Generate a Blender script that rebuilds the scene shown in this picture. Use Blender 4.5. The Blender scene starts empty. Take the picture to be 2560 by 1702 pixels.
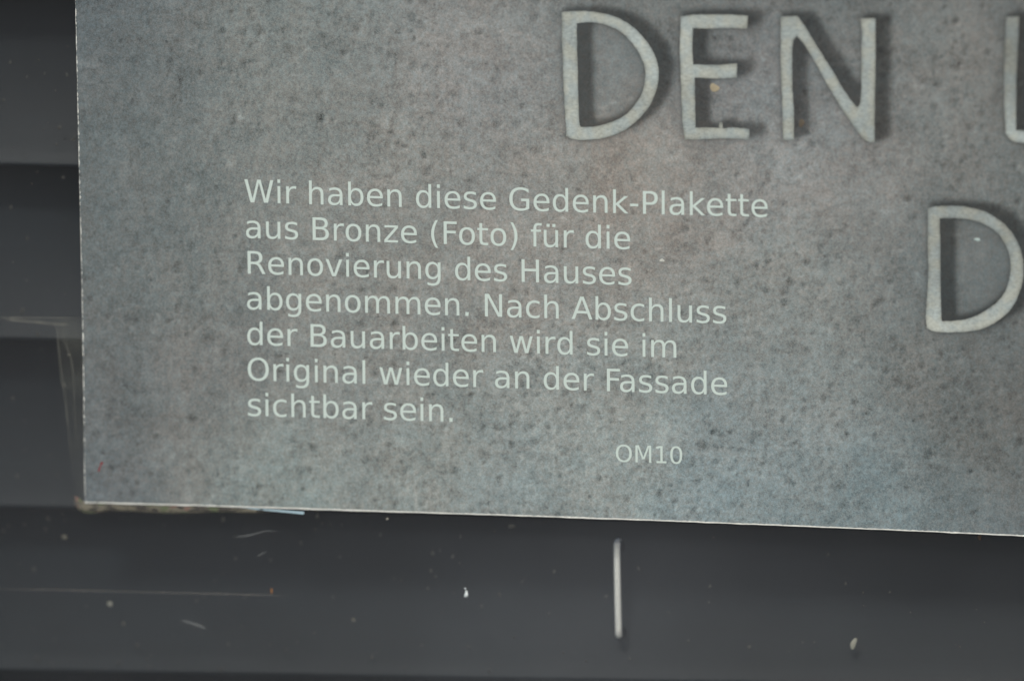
import bpy, math, random
import numpy as np
from mathutils import Matrix, Vector

C = bpy.context.scene.collection
R_ = math.radians
rng = np.random.default_rng(11)
random.seed(5)

# ------------------------------------------------------------------ camera
# pose solved from the photograph; the poster lies in the plane Y = 0 (X right, Z up),
# the window and blind behind it at Y > 0, the street in front at Y < 0. Metres.
F_PX, CX, CY = 8850.0, 1280.0, 851.0
RX, RY, RZ = 0.18101, 0.13392, 0.02633
TV = np.array([-0.06466, -0.033, 0.51764 * 8850.0 / 5333.0])

def _rot(a, b, c):
    ca, sa, cb, sb, cc, sc = math.cos(a), math.sin(a), math.cos(b), math.sin(b), math.cos(c), math.sin(c)
    rx = np.array([[1, 0, 0], [0, ca, -sa], [0, sa, ca]])
    ry = np.array([[cb, 0, sb], [0, 1, 0], [-sb, 0, cb]])
    rz = np.array([[cc, -sc, 0], [sc, cc, 0], [0, 0, 1]])
    return rz @ ry @ rx

W2P = np.array([[1.0, 0, 0], [0, 0, -1.0], [0, 1.0, 0]])
ROT = _rot(RX, RY, RZ) @ W2P                       # world -> camera (x right, y down, z forward)
EYE = -ROT.T @ TV

def project(X, Y, Z):
    p = np.stack([np.asarray(X, float), np.asarray(Y, float) + np.zeros_like(np.asarray(X, float)), np.asarray(Z, float)], -1)
    c = p @ ROT.T + TV
    return CX + F_PX * c[..., 0] / c[..., 2], CY + F_PX * c[..., 1] / c[..., 2]

def at(px, py, Y=0.0):
    """the point of the plane at depth Y that the photograph shows at (px, py)"""
    d = ROT.T @ np.array([(px - CX) / F_PX, (py - CY) / F_PX, 1.0])
    s = (Y - EYE[1]) / d[1]
    q = EYE + s * d
    return float(q[0]), float(q[2])

cam = bpy.data.cameras.new('camera')
cam.sensor_fit = 'HORIZONTAL'
cam.sensor_width = 36.0
cam.lens = F_PX * 36.0 / 2560.0
cam.clip_start, cam.clip_end = 0.05, 500.0
co = bpy.data.objects.new('camera', cam)
C.objects.link(co)
m3 = np.diag([1.0, -1.0, -1.0]) @ ROT
mw = Matrix([list(r) for r in m3.T]).to_4x4()
mw.translation = Vector(EYE)
co.matrix_world = mw
cam.dof.use_dof = True
cam.dof.focus_distance = 0.853
cam.dof.aperture_fstop = 4.2
bpy.context.scene.camera = co

# ------------------------------------------------------------------ light: bright overcast day
SUN_EL, SUN_AZ = 51.0, -14.0                       # azimuth from straight in front, minus = from the left
world = bpy.data.worlds.new('World')
bpy.context.scene.world = world
world.use_nodes = True
wn = world.node_tree
sky = wn.nodes.new('ShaderNodeTexSky')
sky.sky_type = 'NISHITA'
sky.sun_disc = False
sky.sun_elevation = R_(SUN_EL)
sky.sun_rotation = R_(180.0 + SUN_AZ)
sky.dust_density = 4.0
sky.ozone_density = 1.0
bg = wn.nodes['Background']
bg.inputs['Strength'].default_value = 0.09
wn.links.new(sky.outputs[0], bg.inputs['Color'])
sd = bpy.data.lights.new('sun', 'SUN')
sd.energy = 1.3
sd.angle = R_(10.0)
sd.color = (1.0, 0.97, 0.95)
so = bpy.data.objects.new('sun', sd)
C.objects.link(so)
el, az = R_(SUN_EL), R_(SUN_AZ)
sdir = Vector((math.sin(az) * math.cos(el), -math.cos(az) * math.cos(el), math.sin(el)))
so.rotation_euler = sdir.to_track_quat('Z', 'Y').to_euler()
so.location = sdir * 3
vs = bpy.context.scene.view_settings
vs.view_transform = 'Standard'
vs.look = 'None'
vs.exposure = 0.62
vs.gamma = 1.0

# ------------------------------------------------------------------ helpers
def mesh_obj(name, verts, faces, mat, parent=None, smooth=False):
    me = bpy.data.meshes.new(name)
    me.from_pydata([tuple(v) for v in verts], [], [tuple(f) for f in faces])
    me.update()
    if smooth:
        me.polygons.foreach_set('use_smooth', [True] * len(me.polygons))
    me.materials.append(mat)
    o = bpy.data.objects.new(name, me)
    C.objects.link(o)
    if parent is not None:
        o.parent = parent
    return o

def tag(o, label=None, cat=None, group=None, kind=None):
    if label: o['label'] = label
    if cat: o['category'] = cat
    if group: o['group'] = group
    if kind: o['kind'] = kind
    return o

def empty(name, label, cat, loc=(0, 0, 0), group=None):
    o = bpy.data.objects.new(name, None)
    o.empty_display_size = 0.01
    C.objects.link(o)
    o.location = loc
    return tag(o, label, cat, group)

def material(name):
    m = bpy.data.materials.new(name)
    m.use_nodes = True
    t = m.node_tree
    t.nodes.clear()
    out = t.nodes.new('ShaderNodeOutputMaterial')
    return m, t, out

def N(t, typ, ins=None, **props):
    n = t.nodes.new(typ)
    for k, v in props.items():
        setattr(n, k, v)
    for k, v in (ins or {}).items():
        if isinstance(v, bpy.types.NodeSocket):
            t.links.new(v, n.inputs[k])
        else:
            n.inputs[k].default_value = v
    return n

def M(t, op, a, b=None, c=None, clamp=False):
    n = t.nodes.new('ShaderNodeMath')
    n.operation = op
    n.use_clamp = clamp
    for i, v in enumerate((a, b, c)):
        if v is None: continue
        if isinstance(v, bpy.types.NodeSocket): t.links.new(v, n.inputs[i])
        else: n.inputs[i].default_value = v
    return n.outputs[0]

def noise(t, vec, scale, detail=2.0, rough=0.5):
    return N(t, 'ShaderNodeTexNoise', {'Vector': vec, 'Scale': scale, 'Detail': detail, 'Roughness': rough})

def remap(t, x, a, b, c=0.0, d=1.0):
    n = N(t, 'ShaderNodeMapRange', {'Value': x, 'From Min': a, 'From Max': b, 'To Min': c, 'To Max': d})
    n.interpolation_type = 'SMOOTHSTEP'
    return n.outputs[0]

def mixc(t, f, a, b, mode='MIX'):
    n = t.nodes.new('ShaderNodeMix')
    n.data_type = 'RGBA'
    n.blend_type = mode
    for k, v in ((0, f), (6, a), (7, b)):
        if isinstance(v, bpy.types.NodeSocket): t.links.new(v, n.inputs[k])
        else: n.inputs[k].default_value = v
    return n.outputs[2]

def srgb(r, g, b):
    f = lambda c: c / 12.92 if c <= 0.04045 else ((c + 0.055) / 1.055) ** 2.4
    return tuple(f(v / 255.0) for v in (r, g, b)) + (1.0,)

def plain(name, col, rough=0.6, spec=0.3, var=0.1, scale=900.0):
    m, t, out = material(name)
    tc = N(t, 'ShaderNodeTexCoord').outputs['Object']
    nz = noise(t, tc, scale, 3.0, 0.6).outputs['Fac']
    k = remap(t, nz, 0.25, 0.75, 1.0 - var, 1.0 + var)
    cc = N(t, 'ShaderNodeVectorMath', {0: col[:3], 'Scale': k}, operation='SCALE').outputs[0]
    b = N(t, 'ShaderNodeBsdfPrincipled', {'Base Color': cc, 'Roughness': rough, 'Specular IOR Level': spec})
    t.links.new(b.outputs[0], out.inputs[0])
    return m

def resample(pts, n):
    """open Catmull-Rom spline through pts"""
    P = [np.array(p, float) for p in pts]
    if len(P) < 3: return [tuple(p) for p in P]
    P = [2 * P[0] - P[1]] + P + [2 * P[-1] - P[-2]]
    out = []
    for i in range(1, len(P) - 2):
        for k in range(n):
            s = k / n
            out.append(tuple(0.5 * ((2 * P[i]) + (-P[i - 1] + P[i + 1]) * s + (2 * P[i - 1] - 5 * P[i] + 4 * P[i + 1] - P[i + 2]) * s * s
                                    + (-P[i - 1] + 3 * P[i] - 3 * P[i + 1] + P[i + 2]) * s ** 3)))
    out.append(tuple(P[-2]))
    return out

def fill(name, contours, Y, mat, parent):
    """flat filled outline (even-odd) given as (X, Z) contours, lying at depth Y"""
    cu = bpy.data.curves.new(name + '_outline', 'CURVE')
    cu.dimensions = '2D'
    cu.fill_mode = 'FRONT'
    for c in contours:
        s = cu.splines.new('POLY')
        s.points.add(len(c) - 1)
        for p, q in zip(s.points, c):
            p.co = (q[0] * 1000, q[1] * 1000, 0, 1)
        s.use_cyclic_u = True
    tmp = bpy.data.objects.new('outline', cu)
    C.objects.link(tmp)
    me = bpy.data.meshes.new_from_object(tmp.evaluated_get(bpy.context.evaluated_depsgraph_get()))
    bpy.data.objects.remove(tmp)
    bpy.data.curves.remove(cu)
    n = len(me.vertices)
    a = np.empty(n * 3)
    me.vertices.foreach_get('co', a)
    a = a.reshape(-1, 3)
    b = np.stack([a[:, 0] / 1000, np.full(n, Y), a[:, 1] / 1000], -1)
    faces = [tuple(p.vertices) for p in me.polygons]
    bpy.data.meshes.remove(me)
    o = mesh_obj(name, b, faces, mat, parent)
    nz = sum(p.normal.y for p in o.data.polygons)
    if nz > 0: o.data.flip_normals()
    return o

# ------------------------------------------------------------------ poster layout (measured text metrics -> photograph)
# text space: u right, v up, both in em, origin at the left end of the first baseline
LQ = [0.2137, 0.17411, 0.03013, -0.06425, -0.03313, 0.51367, 10.39153, 1.14491, 0.01569]
LROT = _rot(LQ[0], LQ[1], LQ[2])
LF = math.exp(LQ[6])
LT = np.array([LQ[3], LQ[4], LQ[5] * LF / 5333.0])
EM = 0.00762
PITCH = LQ[7]

def text_px(u, v):
    c = LROT @ np.array([u * EM, -v * EM, 0.0]) + LT
    a, b = LF * c[0] / c[2], LF * c[1] / c[2]
    s = 1 + LQ[8] * (a * a + b * b) / 1280.0 ** 2
    return CX + a * s, CY + b * s

# ------------------------------------------------------------------ materials
GLASS_FRONT = 0.0006
def glass_material():
    m, t, out = material('window_glass')
    tc = N(t, 'ShaderNodeTexCoord').outputs['Object']
    fr = N(t, 'ShaderNodeFresnel', {'IOR': 1.5}).outputs[0]
    back = N(t, 'ShaderNodeNewGeometry').outputs['Backfacing']      # light is not bent here, so only the entry face reflects, for both
    fr = M(t, 'MULTIPLY', M(t, 'MULTIPLY', fr, 1.7), M(t, 'SUBTRACT', 1.0, back), clamp=True)
    tr = N(t, 'ShaderNodeBsdfTransparent', {'Color': (0.965, 0.98, 0.975, 1)})
    gl = N(t, 'ShaderNodeBsdfGlossy', {'Color': (1, 1, 1, 1), 'Roughness': 0.05})
    mx = N(t, 'ShaderNodeMixShader', {0: fr, 1: tr.outputs[0], 2: gl.outputs[0]})
    # thin dust film; broad drifts painted in as uneven reflection, with fine grains
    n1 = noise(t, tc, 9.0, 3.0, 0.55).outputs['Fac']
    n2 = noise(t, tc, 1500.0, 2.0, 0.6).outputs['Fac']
    # brighter reflection painted as a broad pale patch low on the pane
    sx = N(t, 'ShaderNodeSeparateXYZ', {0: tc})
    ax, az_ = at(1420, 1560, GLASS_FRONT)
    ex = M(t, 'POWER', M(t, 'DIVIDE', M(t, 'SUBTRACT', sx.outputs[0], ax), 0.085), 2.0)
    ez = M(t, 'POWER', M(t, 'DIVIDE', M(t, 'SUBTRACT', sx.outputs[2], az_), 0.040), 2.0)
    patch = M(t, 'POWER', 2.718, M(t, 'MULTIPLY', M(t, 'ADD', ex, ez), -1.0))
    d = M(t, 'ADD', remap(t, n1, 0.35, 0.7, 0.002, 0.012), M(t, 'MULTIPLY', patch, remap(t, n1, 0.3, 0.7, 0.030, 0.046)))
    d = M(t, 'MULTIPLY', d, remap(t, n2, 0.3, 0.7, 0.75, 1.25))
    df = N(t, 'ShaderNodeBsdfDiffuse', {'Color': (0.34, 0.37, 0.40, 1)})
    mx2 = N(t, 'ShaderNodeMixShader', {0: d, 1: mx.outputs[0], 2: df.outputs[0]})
    t.links.new(mx2.outputs[0], out.inputs[0])
    return m

def film_material(name, col, lo, hi, scale, rough=0.4, stretch=(1, 1, 1)):
    """see-through plastic film or faint smear: clear where thin, milky where creased"""
    m, t, out = material(name)
    tc = N(t, 'ShaderNodeTexCoord').outputs['Object']
    mp = N(t, 'ShaderNodeMapping', {'Vector': tc, 'Scale': stretch}).outputs[0]
    nz = noise(t, mp, scale, 3.0, 0.6).outputs['Fac']
    f = remap(t, nz, 0.3, 0.7, lo, hi)
    at_ = N(t, 'ShaderNodeAttribute', attribute_name='thick').outputs['Fac']
    f = M(t, 'MULTIPLY', f, at_, clamp=True)
    tr = N(t, 'ShaderNodeBsdfTransparent', {'Color': (1, 1, 1, 1)})
    b = N(t, 'ShaderNodeBsdfPrincipled', {'Base Color': col, 'Roughness': rough, 'Specular IOR Level': 0.3})
    mx = N(t, 'ShaderNodeMixShader', {0: f, 1: tr.outputs[0], 2: b.outputs[0]})
    t.links.new(mx.outputs[0], out.inputs[0])
    return m

GF, GB = 0.0006, 0.0046            # front and back face of the pane
ILLUM = 1.0     # how bright a white diffuse surface on the window shows in this light

def print_material():
    """the printed photograph: stone/bronze skin of the plaque, from tone, pits, flecks and grain"""
    m, t, out = material('poster_print')
    tc = N(t, 'ShaderNodeTexCoord').outputs['Object']
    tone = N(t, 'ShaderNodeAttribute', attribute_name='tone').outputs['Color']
    aux = N(t, 'ShaderNodeAttribute', attribute_name='aux')
    sep = N(t, 'ShaderNodeSeparateColor', {0: aux.outputs['Color']})
    cast, pitd, soft = sep.outputs[0], sep.outputs[1], sep.outputs[2]
    # domain warp so nothing looks like a regular lattice
    wv = noise(t, tc, 260.0, 2.0, 0.5).outputs['Color']
    wv = N(t, 'ShaderNodeVectorMath', {0: wv, 1: (0.5, 0.5, 0.5)}, operation='SUBTRACT').outputs[0]
    wv = N(t, 'ShaderNodeVectorMath', {0: wv, 'Scale': 0.0042}, operation='SCALE').outputs[0]
    tw = N(t, 'ShaderNodeVectorMath', {0: tc, 1: wv}, operation='ADD').outputs[0]
    # blotches
    b1 = noise(t, tw, 85.0, 4.0, 0.60).outputs['Fac']
    b2 = noise(t, tw, 420.0, 3.0, 0.6).outputs['Fac']
    b3 = noise(t, tc, 1500.0, 2.0, 0.6).outputs['Fac']
    k = M(t, 'ADD', M(t, 'MULTIPLY', M(t, 'SUBTRACT', b1, 0.5), 0.75), M(t, 'MULTIPLY', M(t, 'SUBTRACT', b2, 0.5), 0.95))
    k = M(t, 'ADD', k, M(t, 'MULTIPLY', M(t, 'SUBTRACT', b3, 0.5), 0.95))
    # stretched fine print grain
    mp = N(t, 'ShaderNodeMapping', {'Vector': tc, 'Scale': (1.0, 1.0, 1.9), 'Rotation': (0, R_(32), 0)}).outputs[0]
    g1 = noise(t, mp, 3000.0, 1.0, 0.5).outputs['Fac']
    k = M(t, 'ADD', k, M(t, 'MULTIPLY', M(t, 'SUBTRACT', g1, 0.5), 1.25))
    # soft dark pits in two sizes, only where the map says
    clus = remap(t, noise(t, tc, 48.0, 2.0, 0.55).outputs['Fac'], 0.36, 0.60, 0.35, 1.35)
    pitd = M(t, 'MULTIPLY', pitd, clus)
    wp = N(t, 'ShaderNodeVectorMath', {0: wv, 'Scale': 0.35}, operation='SCALE').outputs[0]
    wp = N(t, 'ShaderNodeSeparateXYZ', {0: N(t, 'ShaderNodeVectorMath', {0: tc, 1: wp}, operation='ADD').outputs[0]})
    flat = N(t, 'ShaderNodeCombineXYZ', {0: wp.outputs[0], 1: wp.outputs[2]}).outputs[0]
    off = N(t, 'ShaderNodeVectorMath', {0: flat, 1: (-0.0007, 0.0006, 0.0)}, operation='ADD').outputs[0]
    def pits(scale, rmin, rmax, amount, lit=0.0):
        """dimples: a dark hollow and, where the plaque caught the light, a pale lip on one side"""
        def one(vec):
            v = N(t, 'ShaderNodeTexVoronoi', {'Vector': vec, 'Scale': scale, 'Randomness': 1.0}, voronoi_dimensions='2D')
            rnd = N(t, 'ShaderNodeSeparateColor', {0: v.outputs['Color']})
            rad = M(t, 'ADD', rmin, M(t, 'MULTIPLY', rnd.outputs[0], rmax - rmin))
            q = M(t, 'DIVIDE', v.outputs['Distance'], rad)
            has = M(t, 'LESS_THAN', rnd.outputs[1], pitd)
            return M(t, 'MULTIPLY', M(t, 'MULTIPLY', remap(t, q, 0.15, 1.25, 1.0, 0.0), has), M(t, 'ADD', amount * 0.45, M(t, 'MULTIPLY', rnd.outputs[2], amount * 0.55)))
        a = one(flat)
        return M(t, 'SUBTRACT', a, M(t, 'MULTIPLY', one(off), lit)) if lit else a
    pt = M(t, 'ADD', pits(150.0, 0.10, 0.28, 0.22), pits(240.0, 0.14, 0.38, 0.38, 0.40))
    pt = M(t, 'ADD', pt, pits(410.0, 0.14, 0.44, 0.26, 0.40))
    k = M(t, 'SUBTRACT', M(t, 'ADD', k, M(t, 'MULTIPLY', pitd, 0.05)), pt)
    # pale flecks
    v2 = N(t, 'ShaderNodeTexVoronoi', {'Vector': tw, 'Scale': 210.0, 'Randomness': 1.0})
    r2 = N(t, 'ShaderNodeSeparateColor', {0: v2.outputs['Color']})
    fl = M(t, 'MULTIPLY', remap(t, v2.outputs['Distance'], 0.03, 0.22, 0.30, 0.0), M(t, 'LESS_THAN', r2.outputs[0], 0.30))
    k = M(t, 'ADD', k, fl)
    # calmer inside the printed recesses of the letters
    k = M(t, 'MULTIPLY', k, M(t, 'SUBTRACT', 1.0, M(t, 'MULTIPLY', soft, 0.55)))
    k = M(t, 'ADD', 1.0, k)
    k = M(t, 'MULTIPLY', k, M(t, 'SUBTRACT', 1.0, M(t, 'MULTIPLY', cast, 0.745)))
    # faint pink / green-blue ink mottling
    h1 = noise(t, tw, 95.0, 3.0, 0.6).outputs['Fac']
    h2 = noise(t, tc, 900.0, 2.0, 0.6).outputs['Fac']
    hh = M(t, 'ADD', M(t, 'MULTIPLY', h1, 0.4), M(t, 'MULTIPLY', h2, 0.6))
    hue = mixc(t, remap(t, hh, 0.36, 0.64), (0.945, 1.012, 1.035, 1), (1.045, 0.995, 0.965, 1))
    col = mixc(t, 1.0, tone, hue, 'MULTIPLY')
    col = N(t, 'ShaderNodeVectorMath', {0: col, 'Scale': k}, operation='SCALE').outputs[0]
    b = N(t, 'ShaderNodeBsdfPrincipled', {'Base Color': col, 'Roughness': 0.55, 'Specular IOR Level': 0.18})
    t.links.new(b.outputs[0], out.inputs[0])
    return m

def letter_material():
    m, t, out = material('printed_bronze_letter')
    tc = N(t, 'ShaderNodeTexCoord').outputs['Object']
    mp = N(t, 'ShaderNodeMapping', {'Vector': tc, 'Scale': (0.75, 1.0, 1.3), 'Rotation': (0, R_(6), 0)}).outputs[0]
    n1 = noise(t, mp, 1300.0, 3.0, 0.6).outputs['Fac']
    n2 = noise(t, tc, 160.0, 2.0, 0.5).outputs['Fac']
    n3 = noise(t, tc, 3200.0, 1.0, 0.5).outputs['Fac']
    k = M(t, 'ADD', M(t, 'MULTIPLY', M(t, 'SUBTRACT', n1, 0.5), 0.85), M(t, 'MULTIPLY', M(t, 'SUBTRACT', n2, 0.5), 0.50))
    k = M(t, 'ADD', 1.0, M(t, 'ADD', k, M(t, 'MULTIPLY', M(t, 'SUBTRACT', n3, 0.5), 0.30)))
    hue = mixc(t, remap(t, noise(t, tc, 260.0, 2.0).outputs['Fac'], 0.38, 0.62), srgb(151, 161, 157), srgb(158, 163, 153))
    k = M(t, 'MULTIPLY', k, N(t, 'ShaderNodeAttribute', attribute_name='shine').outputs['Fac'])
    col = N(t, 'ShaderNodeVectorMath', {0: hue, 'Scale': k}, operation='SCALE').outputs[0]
    b = N(t, 'ShaderNodeBsdfPrincipled', {'Base Color': col, 'Roughness': 0.55, 'Specular IOR Level': 0.18})
    t.links.new(b.outputs[0], out.inputs[0])
    return m

def slat_material():
    m, t, out = material('slat_grey_paint')
    tc = N(t, 'ShaderNodeTexCoord').outputs['Object']
    mp = N(t, 'ShaderNodeMapping', {'Vector': tc, 'Scale': (0.02, 1.0, 1.0)}).outputs[0]
    n1 = noise(t, mp, 1400.0, 2.0, 0.6).outputs['Fac']
    n2 = noise(t, tc, 22.0, 3.0, 0.5).outputs['Fac']
    n3 = noise(t, tc, 2600.0, 2.0, 0.6).outputs['Fac']
    k = M(t, 'ADD', 0.70, M(t, 'MULTIPLY', n1, 0.5))
    k = M(t, 'MULTIPLY', k, remap(t, n2, 0.3, 0.7, 0.80, 1.20))
    k = M(t, 'MULTIPLY', k, remap(t, n3, 0.25, 0.75, 0.86, 1.14))
    col = N(t, 'ShaderNodeVectorMath', {0: (0.0063, 0.0090, 0.0112), 'Scale': k}, operation='SCALE').outputs[0]
    b = N(t, 'ShaderNodeBsdfPrincipled', {'Base Color': col, 'Roughness': 0.45, 'Specular IOR Level': 0.22})
    bp = N(t, 'ShaderNodeBump', {'Height': n1, 'Strength': 0.05, 'Distance': 0.0002})
    t.links.new(bp.outputs[0], b.inputs['Normal'])
    t.links.new(b.outputs[0], out.inputs[0])
    return m

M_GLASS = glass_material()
M_PRINT = print_material()
M_LETTER = letter_material()
M_SLAT = slat_material()
M_PAPER = plain('poster_paper', (0.74, 0.76, 0.69), 0.6, 0.2, 0.12, 1200.0)
M_INK = plain('pale_lettering', srgb(193, 208, 199), 0.55, 0.18, 0.035, 2600.0)
M_CORD = plain('cord_fibre', (0.78, 0.76, 0.70), 0.85, 0.15, 0.12, 2500.0)
M_SLOT_SHADE = plain('slot_shade', (0.004, 0.004, 0.004), 0.9, 0.0)

# ------------------------------------------------------------------ the setting: pavement (seen only as a pale reflection in the pane)
def ground_material():
    m, t, out = material('pavement_stone')
    tc = N(t, 'ShaderNodeTexCoord').outputs['Object']
    nz = noise(t, tc, 0.45, 4.0, 0.6).outputs['Fac']
    n2 = noise(t, tc, 40.0, 3.0, 0.6).outputs['Fac']
    c = mixc(t, remap(t, nz, 0.35, 0.65), (0.055, 0.064, 0.064, 1), (0.115, 0.12, 0.12, 1))
    c = N(t, 'ShaderNodeVectorMath', {0: c, 'Scale': remap(t, n2, 0.3, 0.7, 0.85, 1.15)}, operation='SCALE').outputs[0]
    b = N(t, 'ShaderNodeBsdfPrincipled', {'Base Color': c, 'Roughness': 0.85, 'Specular IOR Level': 0.3})
    t.links.new(b.outputs[0], out.inputs[0])
    return m
g = mesh_obj('pavement', [(-60, -120, -1.5), (60, -120, -1.5), (60, 0.6, -1.5), (-60, 0.6, -1.5)], [(0, 1, 2, 3)], ground_material())
tag(g, 'grey stone pavement in front of the window', kind='structure')

# ------------------------------------------------------------------ window pane (its front face lies just behind the poster)
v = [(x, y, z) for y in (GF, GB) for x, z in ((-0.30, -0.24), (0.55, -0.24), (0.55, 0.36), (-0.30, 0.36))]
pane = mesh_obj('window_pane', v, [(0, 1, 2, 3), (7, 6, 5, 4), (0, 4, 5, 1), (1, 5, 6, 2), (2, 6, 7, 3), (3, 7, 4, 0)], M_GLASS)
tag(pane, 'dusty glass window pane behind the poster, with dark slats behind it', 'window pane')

# ------------------------------------------------------------------ venetian blind behind the pane
SY = 0.0105                                         # depth of the slats' lower edges
SD = 0.0125                                         # how far each slat leans back to its upper edge
blind = empty('venetian_blind', 'dark grey closed slatted blind behind the dusty window pane', 'blind', (0, SY, 0))
edges = [(-457, 0.026), (-22, 0.026), (413, 0.024), (848, 0.021), (1268, 0.019), (1676, 0.0165), (2090, 0.015)]

def slat_surface(s):
    """profile from the lower edge (s=0) to the upper edge (s=1): depth behind SY, gently crowned"""
    return SD * s + 0.0024 * math.sin(math.pi * min(1.0, s))

SL = {}
for i in range(1, len(edges)):
    yb, sb = edges[i]
    yt, st = edges[i - 1]
    (xa, za), (xb, zb) = at(0, yb, SY), at(2560, yb + sb * 2560, SY)
    (_, zc), (_, zd) = at(0, yt, SY), at(2560, yt + st * 2560, SY)
    X0, X1 = -0.22, 0.50
    def zlow(x): return za + (zb - za) * (x - xa) / (xb - xa)
    def ztop(x): return zc + (zd - zc) * (x - xa) / (xb - xa)
    SL[i] = (zlow, ztop)
    prof = []
    # the lower edge is turned under very slightly; rows close together there keep the fold crisp
    nseg = 14
    for f_ in [0.0, 0.006, 0.018] + [0.04 + 0.96 * k / nseg for k in range(nseg + 1)]:
        prof.append(('front', f_))
    for k in range(nseg, -1, -2):
        prof.append(('back', k / nseg))
    verts, faces = [], []
    cols = [X0 + (X1 - X0) * q / 24 for q in range(25)]
    for x in cols:
        z0, h = zlow(x), (ztop(x) - zlow(x)) + 0.0075
        for kind, s in prof:
            if kind == 'front':
                verts.append((x, SY + slat_surface(s) + (0.00012 if s == 0 else 0) - (0.00010 if 0.001 < s < 0.03 else 0), z0 + h * s))
            else:
                verts.append((x, SY + slat_surface(s) + 0.0007, z0 + h * s))
    n = len(prof)
    for c in range(len(cols) - 1):
        for k in range(n):
            a, b = c * n + k, c * n + (k + 1) % n
            faces.append((a, a + n, b + n, b))
    faces.append(tuple(range(n)))
    faces.append(tuple(reversed(range((len(cols) - 1) * n, len(cols) * n))))
    o = mesh_obj('slat', verts, faces, M_SLAT)
    o.data.validate()
    import bmesh
    bm = bmesh.new(); bm.from_mesh(o.data); bmesh.ops.recalc_face_normals(bm, faces=bm.faces); bm.to_mesh(o.data); bm.free()
    o.data.polygons.foreach_set('use_smooth', [len(p.vertices) == 4 for p in o.data.polygons])
    o.data.update()
    o.parent = blind
    o.matrix_parent_inverse = Matrix.Translation((0, -SY, 0))

def slat_y(x, z):
    """depth of the blind's visible surface at (x, z)"""
    for i, (zl, zt) in SL.items():
        if zl(x) <= z < zt(x):
            h = (zt(x) - zl(x)) + 0.0075
            return SY + slat_surface((z - zl(x)) / h)
    return SY

def on_slat(px, py, off=0.0):
    Y = SY + 0.003
    for _ in range(6):
        x, z = at(px, py, Y)
        Y = slat_y(x, z)
    x, z = at(px, py, Y - off)
    return x, Y - off, z

# lift cord: a short length running down the face of the slat, diving into a slot at each end
(tx, ty, tz), (bx_, by_, bz) = on_slat(1542, 1363, 0.0011), on_slat(1546.5, 1587, 0.0011)
path = [(tx, ty + 0.0035, tz + 0.0002), (tx, ty + 0.0006, tz + 0.00015)]
for k in range(13):
    s = k / 12
    path.append((tx + (bx_ - tx) * s, ty + (by_ - ty) * s - 0.0003 * math.sin(math.pi * s), tz + (bz - tz) * s))
path += [(bx_, by_ + 0.0006, bz - 0.00015), (bx_, by_ + 0.0035, bz - 0.0002)]
verts, faces = [], []
RC, NS = 0.00082, 14
for i, p in enumerate(path):
    a = Vector(path[max(0, i - 1)]); b = Vector(path[min(len(path) - 1, i + 1)])
    d = (b - a).normalized()
    u = d.cross(Vector((1, 0, 0))).normalized()
    w = u.cross(d)
    for k in range(NS):
        q = 2 * math.pi * k / NS
        verts.append(tuple(Vector(p) + RC * (math.cos(q) * w + math.sin(q) * u)))
for i in range(len(path) - 1):
    for k in range(NS):
        a, b = i * NS + k, i * NS + (k + 1) % NS
        faces.append((a, b, b + NS, a + NS))
cord = mesh_obj('lift_cord', verts, faces, M_CORD, None, True)
cord.parent = blind
cord.matrix_parent_inverse = Matrix.Translation((0, -SY, 0))
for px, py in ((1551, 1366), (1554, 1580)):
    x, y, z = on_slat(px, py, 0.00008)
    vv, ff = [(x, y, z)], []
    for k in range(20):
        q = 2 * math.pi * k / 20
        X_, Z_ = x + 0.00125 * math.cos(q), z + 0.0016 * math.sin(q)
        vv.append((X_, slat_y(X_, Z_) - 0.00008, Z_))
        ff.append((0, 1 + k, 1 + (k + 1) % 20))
    # flat black disc: the shade inside the slot is painted on
    o = mesh_obj('cord_slot', vv, ff, M_SLOT_SHADE)
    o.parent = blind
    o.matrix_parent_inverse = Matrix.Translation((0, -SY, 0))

# ------------------------------------------------------------------ poster
poster = empty('poster', 'large grey poster of a bronze plaque photo with pale printed German notice', 'poster', (0, 0, 0))
BE = [(213, 1257), (500, 1264.5), (760, 1272.5), (1030, 1281), (1300, 1289.5), (1600, 1300), (1900, 1311.5), (2230, 1325), (2560, 1340)]
LE = [(188, 0), (192, 170), (196, 350), (201, 570), (206, 800), (208.5, 980), (210.5, 1166), (212, 1257)]
bpts = [at(*p) for p in BE]
lpts = [at(*p) for p in LE]
OX, OZ = at(212.5, 1257.5)
PW, PH = 0.420, 0.297
def bot(a):      # deviation of the bottom edge at distance a from the corner
    xs_ = [p[0] - OX for p in bpts]; zs_ = [p[1] - OZ for p in bpts]
    if a <= xs_[-1]: return np.interp(a, xs_, zs_)
    return zs_[-1] + (a - xs_[-1]) * (zs_[-1] - zs_[-2]) / (xs_[-1] - xs_[-2]) * 0.8
def lef(b):
    zs_ = [p[1] - OZ for p in lpts][::-1]; xs_ = [p[0] - OX for p in lpts][::-1]
    if b <= zs_[-1]: return np.interp(b, zs_, xs_)
    return xs_[-1] + (b - zs_[-1]) * (xs_[-1] - xs_[0]) / (zs_[-1] - zs_[0])
def place(a, b):
    return OX + a + lef(b) * (1 - a / PW), OZ + b + bot(a) * (1 - b / PH)

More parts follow.
